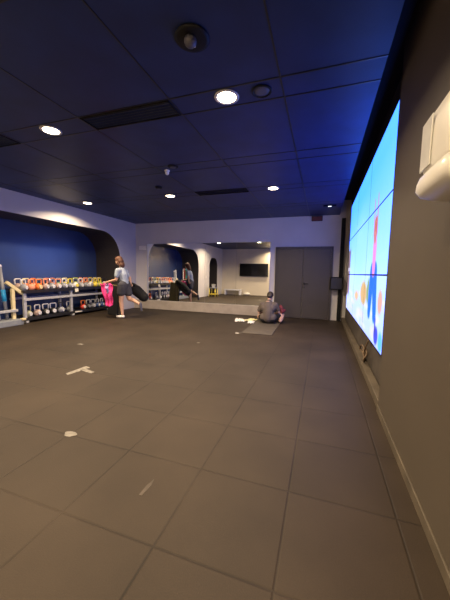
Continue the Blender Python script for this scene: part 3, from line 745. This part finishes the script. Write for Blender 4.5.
# --- walking person by the rack (faces the rack, weight on one foot, the other leg swung back)
g = thing('person', (-5.58, 6.95, 0), 'person with auburn hair in grey blue t-shirt and charcoal shorts walking, one leg kicked back', 'person')
bm = newbm()
capsules(bm, [((-5.49, 6.95, 0.96), 0.135), ((-5.49, 6.95, 1.10), 0.115), ((-5.52, 6.95, 1.26), 0.125), ((-5.55, 6.95, 1.38), 0.105)])
capsules(bm, [((-5.49, 6.87, 0.93), 0.115), ((-5.49, 7.03, 0.93), 0.115)])
capsules(bm, [((-5.555, 6.80, 1.40), 0.062), ((-5.555, 7.10, 1.40), 0.062)])
capsules(bm, [((-5.55, 6.95, 1.42), 0.062), ((-5.60, 6.95, 1.56), 0.050)])
# near arm reaching forward with the towel
capsules(bm, [((-5.56, 6.775, 1.40), 0.052), ((-5.585, 6.735, 1.13), 0.040), ((-5.93, 6.735, 1.045), 0.029)])
hand(bm, (-5.93, 6.735, 1.045), (-1, 0, -0.12), (0, 0, -1), 0.75, 1.0, -1)
# far arm back to the bag
capsules(bm, [((-5.55, 7.12, 1.40), 0.052), ((-5.46, 7.19, 1.17), 0.040), ((-5.44, 7.20, 1.02), 0.029)])
hand(bm, (-5.44, 7.20, 1.02), (0.18, 0.05, -1), (0, -1, 0), 0.75, 1.0, -1)
# standing leg
capsules(bm, [((-5.49, 6.87, 0.90), 0.105), ((-5.535, 6.87, 0.50), 0.062), ((-5.525, 6.88, 0.36), 0.058), ((-5.50, 6.88, 0.10), 0.037)])
# swung leg
capsules(bm, [((-5.48, 7.04, 0.90), 0.105), ((-5.41, 7.08, 0.56), 0.062), ((-5.30, 7.09, 0.54), 0.060), ((-5.07, 7.11, 0.42), 0.037)])
P, R = head(bm, (-5.655, 6.94, 1.665), (-1.0, -0.10, -0.30), (-0.15, 0, 1.0))
body = voxel('body', bm, M['skin'], g, 0.0065, 4); face(P, g)
bm = newbm()   # t-shirt
capsules(bm, [((-5.49, 6.95, 1.03), 0.140), ((-5.50, 6.95, 1.14), 0.132), ((-5.52, 6.95, 1.26), 0.142), ((-5.55, 6.95, 1.375), 0.118)])
capsules(bm, [((-5.555, 6.80, 1.39), 0.076), ((-5.555, 7.10, 1.39), 0.076)])
capsules(bm, [((-5.56, 6.775, 1.39), 0.070), ((-5.575, 6.745, 1.24), 0.064)]); capsules(bm, [((-5.55, 7.12, 1.39), 0.070), ((-5.50, 7.155, 1.24), 0.062)])
capsules(bm, [((-5.55, 6.95, 1.40), 0.080), ((-5.57, 6.95, 1.46), 0.062)])
voxel('t_shirt', bm, M['teeb'], g, 0.009, 5)
bm = newbm()   # shorts
capsules(bm, [((-5.49, 6.87, 0.98), 0.142), ((-5.49, 7.03, 0.98), 0.142)])
capsules(bm, [((-5.49, 6.87, 0.93), 0.140), ((-5.515, 6.86, 0.76), 0.122)]); capsules(bm, [((-5.48, 7.04, 0.93), 0.140), ((-5.43, 7.07, 0.74), 0.118)])
voxel('shorts', bm, M['shorts'], g, 0.010, 4)
bm = newbm()   # hair: crown, back, lengths to the shoulders
cap = [((0, -0.025, 0.048), (0.096, 0.110, 0.094)), ((0, -0.070, -0.02), (0.096, 0.076, 0.110)), ((0.0, -0.085, -0.13), (0.090, 0.062, 0.100)), ((0, 0.030, 0.092), (0.062, 0.052, 0.030))]
for c, rr in cap:
    t_ = bmesh.new(); bmesh.ops.create_uvsphere(t_, u_segments=18, v_segments=12, radius=1.0)
    for v in t_.verts: v.co = P(c[0]+v.co.x*rr[0], c[1]+v.co.y*rr[1], c[2]+v.co.z*rr[2])
    merge(bm, t_)
for sx in (-1, 1):
    capsules(bm, [(P(sx*0.072, 0.012, 0.03), 0.024), (P(sx*0.080, -0.015, -0.06), 0.024), (P(sx*0.074, -0.035, -0.15), 0.020)])
voxel('hair', bm, M['hairr'], g, 0.008, 3)
bm = newbm(); shoe(bm, (-5.475, 6.88, 0.045), (-5.67, 6.865, 0.042), 0.045)
for v in bm.verts: v.co.z = max(v.co.z, 0.002)
o = voxel('shoe', bm, M['sneaker'], g, 0.008, 2); o['label'] = 'white sneaker on the floor'
bm = newbm(); shoe(bm, (-5.045, 7.11, 0.42), (-5.01, 7.11, 0.24), 0.042)
o = voxel('shoe', bm, M['dsneaker'], g, 0.008, 2); o['label'] = 'dark sneaker on the raised foot'

# towel hanging from the near hand
def cloth(name, x0, x1, y, ztop, zb, m, amp=0.03, waves=3.5, taper=0.25, th=0.008, drift=0.0, lab=None, cat=None, parent=None):
    bm = newbm(); nx, nz = 28, 26; V = []
    for i in range(nx+1):
        row = []
        for j in range(nz+1):
            u = i/nx; v = j/nz; w = 1-taper*v
            x = (x0+x1)/2+(u-.5)*(x1-x0)*w+drift*v
            yy = y+amp*math.sin(u*waves*2*PI+1.2*v)*(0.5+0.8*v)+0.02*math.sin(3*v*PI)
            z = ztop+(zb-ztop)*v*(0.82+0.18*math.sin(u*PI)) + (0.02*math.cos(u*waves*2*PI) if j == 0 else 0)
            row.append(bm.verts.new((x, yy, z)))
        V.append(row)
    for i in range(nx):
        for j in range(nz): bm.faces.new([V[i][j], V[i+1][j], V[i+1][j+1], V[i][j+1]])
    bmesh.ops.recalc_face_normals(bm, faces=bm.faces[:])
    r = bmesh.ops.solidify(bm, geom=bm.faces[:], thickness=th)
    for f in bm.faces: f.smooth = True
    o = link(name, bm, m, parent)
    if lab: tag(o, lab, cat)
    return o
tw = thing('towel', (-5.93, 6.70, 0.38), 'hot pink towel with a lilac strip hanging from the walking person\'s hand', 'towel')
cloth('towel_body', -6.14, -5.70, 6.70, 1.00, 0.36, M['pink'], 0.028, 2.5, 0.35, 0.010, 0.09, parent=tw)
cloth('lilac_strip', -5.92, -5.80, 6.65, 1.00, 0.74, M['lilac'], 0.008, 1.0, 0.2, 0.006, 0.02, parent=tw)

t = thing('folded_mat', (-5.85, 7.02, 0), 'olive brown exercise mat standing on edge beside the pink towel', 'mat')
bm = newbm(); box(bm, (-5.86, 7.00, 0.46), (0.40, 0.055, 0.90), rot=(0, 0.10, -0.1), bev=0.02, seg=3); link('outer_fold', bm, M['olive'], t)
bm = newbm(); box(bm, (-5.855, 6.925, 0.455), (0.40, 0.05, 0.90), rot=(0, 0.10, -0.1), bev=0.02, seg=3); o = link('inner_fold', bm, M['blackf'], t); o['label'] = 'side facing the room, its shade painted as black'  # room side of the olive mat, coloured black to stand for its shade
# black bag swinging from the far hand
t = thing('gym_bag', (-5.22, 7.20, 0.5), 'black elongated gym bag swinging behind the walking person', 'bag')
bm = newbm(); c0 = Vector((-5.55, 7.26, 0.92)); c1 = Vector((-5.07, 7.32, 0.56))
capsules(bm, [(c0, 0.115), (c0.lerp(c1, 0.5)+Vector((0, 0, 0.01)), 0.165), (c1, 0.145)])
voxel('bag_body', bm, M['blackf'], t, 0.012, 5)
bm = newbm(); tube(bm, [(-5.55, 7.24, 1.00), (-5.45, 7.10, 1.04), (-5.32, 6.98, 0.985), (-5.225, 6.92, 0.93), (-5.21, 6.98, 0.95), (-5.25, 7.08, 0.98), (-5.30, 7.20, 0.90)], 0.012, seg=8); link('bag_strap', bm, M['blackm'], t)

g.location = (-5.36, 6.67, 0); g.scale = (0.965, 0.965, 0.965)
tw.location = tw.location + Vector((0.235, -0.265, -0.035))
# --- seated person on the mat, back to the camera, legs folded
s_ = thing('person', (-1.31, 7.52, 0.012), 'person in grey brown t-shirt sitting on the mat with their back to the camera', 'person')
zb = 0.012
bm = newbm()
capsules(bm, [((-1.31, 7.50, zb+0.145), 0.135), ((-1.31, 7.50, 0.30), 0.125), ((-1.325, 7.54, 0.42), 0.135), ((-1.325, 7.59, 0.52), 0.100)])
capsules(bm, [((-1.40, 7.50, zb+0.125), 0.118), ((-1.22, 7.50, zb+0.125), 0.118)])
capsules(bm, [((-1.47, 7.60, 0.50), 0.062), ((-1.17, 7.60, 0.51), 0.062)])
capsules(bm, [((-1.32, 7.60, 0.56), 0.060), ((-1.315, 7.66, 0.66), 0.052)])
# arms forward to the lap
capsules(bm, [((-1.50, 7.60, 0.495), 0.055), ((-1.585, 7.62, 0.28), 0.043), ((-1.42, 7.82, 0.20), 0.030)])
hand(bm, (-1.42, 7.82, 0.20), (0.7, 0.6, -0.1), (0, 0, -1), 0.6, 1.0, -1)
capsules(bm, [((-1.14, 7.60, 0.50), 0.055), ((-1.06, 7.66, 0.31), 0.043), ((-1.18, 7.86, 0.24), 0.030)])
hand(bm, (-1.18, 7.86, 0.24), (-0.7, 0.6, -0.1), (0, 0, -1), 0.6, 1.0, 1)
# folded legs: left knee low, right knee a little up
capsules(bm, [((-1.39, 7.55, zb+0.12), 0.100), ((-1.62, 7.86, 0.125), 0.066), ((-1.45, 7.98, 0.095), 0.058), ((-1.22, 8.02, 0.060), 0.038)])
capsules(bm, [((-1.22, 8.02, 0.056), 0.036), ((-1.08, 8.03, 0.050), 0.032)])
capsules(bm, [((-1.23, 7.55, zb+0.12), 0.100), ((-0.985, 7.82, 0.215), 0.066), ((-0.985, 7.70, 0.13), 0.056), ((-1.00, 7.62, 0.075), 0.045)])
capsules(bm, [((-0.985, 7.82, 0.19), 0.062), ((-1.10, 7.92, 0.12), 0.056), ((-1.34, 7.90, 0.062), 0.038), ((-1.45, 7.90, 0.050), 0.032)])
P2, R2 = head(bm, (-1.305, 7.70, 0.712), (0.05, 1.0, -0.75), (0, 0.6, 1.0))
voxel('body', bm, M['skin'], s_, 0.0065, 4); face(P2, s_)
bm = newbm()
capsules(bm, [((-1.31, 7.485, 0.175), 0.150), ((-1.31, 7.495, 0.31), 0.146), ((-1.325, 7.54, 0.42), 0.155), ((-1.325, 7.585, 0.49), 0.120), ((-1.315, 7.61, 0.575), 0.078)])
capsules(bm, [((-1.41, 7.50, 0.17), 0.128), ((-1.21, 7.50, 0.17), 0.128)])
capsules(bm, [((-1.42, 7.53, 0.41), 0.115), ((-1.23, 7.53, 0.41), 0.115)])
capsules(bm, [((-1.47, 7.60, 0.495), 0.075), ((-1.17, 7.60, 0.505), 0.075)])
capsules(bm, [((-1.50, 7.60, 0.49), 0.074), ((-1.57, 7.61, 0.34), 0.064)]); capsules(bm, [((-1.14, 7.60, 0.50), 0.074), ((-1.08, 7.645, 0.37), 0.062)])
voxel('t_shirt', bm, M['teeg'], s_, 0.009, 5)
bm = newbm()
capsules(bm, [((-1.41, 7.505, zb+0.130), 0.126), ((-1.21, 7.505, zb+0.130), 0.126)])
capsules(bm, [((-1.39, 7.56, zb+0.125), 0.118), ((-1.55, 7.77, 0.125), 0.085)]); capsules(bm, [((-1.23, 7.56, zb+0.125), 0.118), ((-1.06, 7.74, 0.18), 0.085)])
for v in bm.verts: v.co.z = max(v.co.z, zb+0.002)
voxel('shorts', bm, M['blackf'], s_, 0.009, 3)
bm = newbm()
for c, rr in [((0, -0.022, 0.042), (0.092, 0.106, 0.090)), ((0, -0.066, -0.015), (0.082, 0.060, 0.072)), ((0, 0.035, 0.088), (0.060, 0.048, 0.028))]:
    t_ = bmesh.new(); bmesh.ops.create_uvsphere(t_, u_segments=18, v_segments=12, radius=1.0)
    for v in t_.verts: v.co = P2(c[0]+v.co.x*rr[0], c[1]+v.co.y*rr[1], c[2]+v.co.z*rr[2])
    merge(bm, t_)
voxel('hair', bm, M['hairk'], s_, 0.008, 2)
# maroon cloth over the raised knee / in the right arm
bm = newbm()
capsules(bm, [((-0.975, 7.76, 0.31), 0.055), ((-1.01, 7.78, 0.40), 0.060), ((-1.03, 7.80, 0.46), 0.035)]); capsules(bm, [((-0.975, 7.76, 0.31), 0.055), ((-0.93, 7.80, 0.34), 0.045)])
o = voxel('bundled_cloth', bm, M['maroon'], None, 0.008, 3); tag(o, 'maroon cloth bundled on the right knee of the seated person', 'cloth')

# ------------------------------------------------------------------ world, camera, view
w = bpy.data.worlds.new('world'); sc.world = w; w.use_nodes = True
w.node_tree.nodes['Background'].inputs[0].default_value = (0.02, 0.02, 0.025, 1); w.node_tree.nodes['Background'].inputs[1].default_value = 0.3
cam = bpy.data.cameras.new('camera'); co = bpy.data.objects.new('camera', cam); C.objects.link(co)
cam.sensor_fit = 'VERTICAL'; cam.sensor_height = 36; cam.lens = 284.0/600*36; cam.clip_start = 0.02
Rc = Matrix(((0.94656614, -0.0482214, 0.31888436), (0.32201044, 0.08631208, -0.94279346), (0.01793924, 0.99510046, 0.09722788)))
co.matrix_world = Matrix.Translation((0, 0, CAMZ)) @ Rc.to_4x4()
sc.camera = co
sc.view_settings.view_transform = 'Standard'; sc.view_settings.look = 'None'; sc.view_settings.gamma = 1; sc.view_settings.use_curve_mapping = False
sc.view_settings.exposure = 0.0
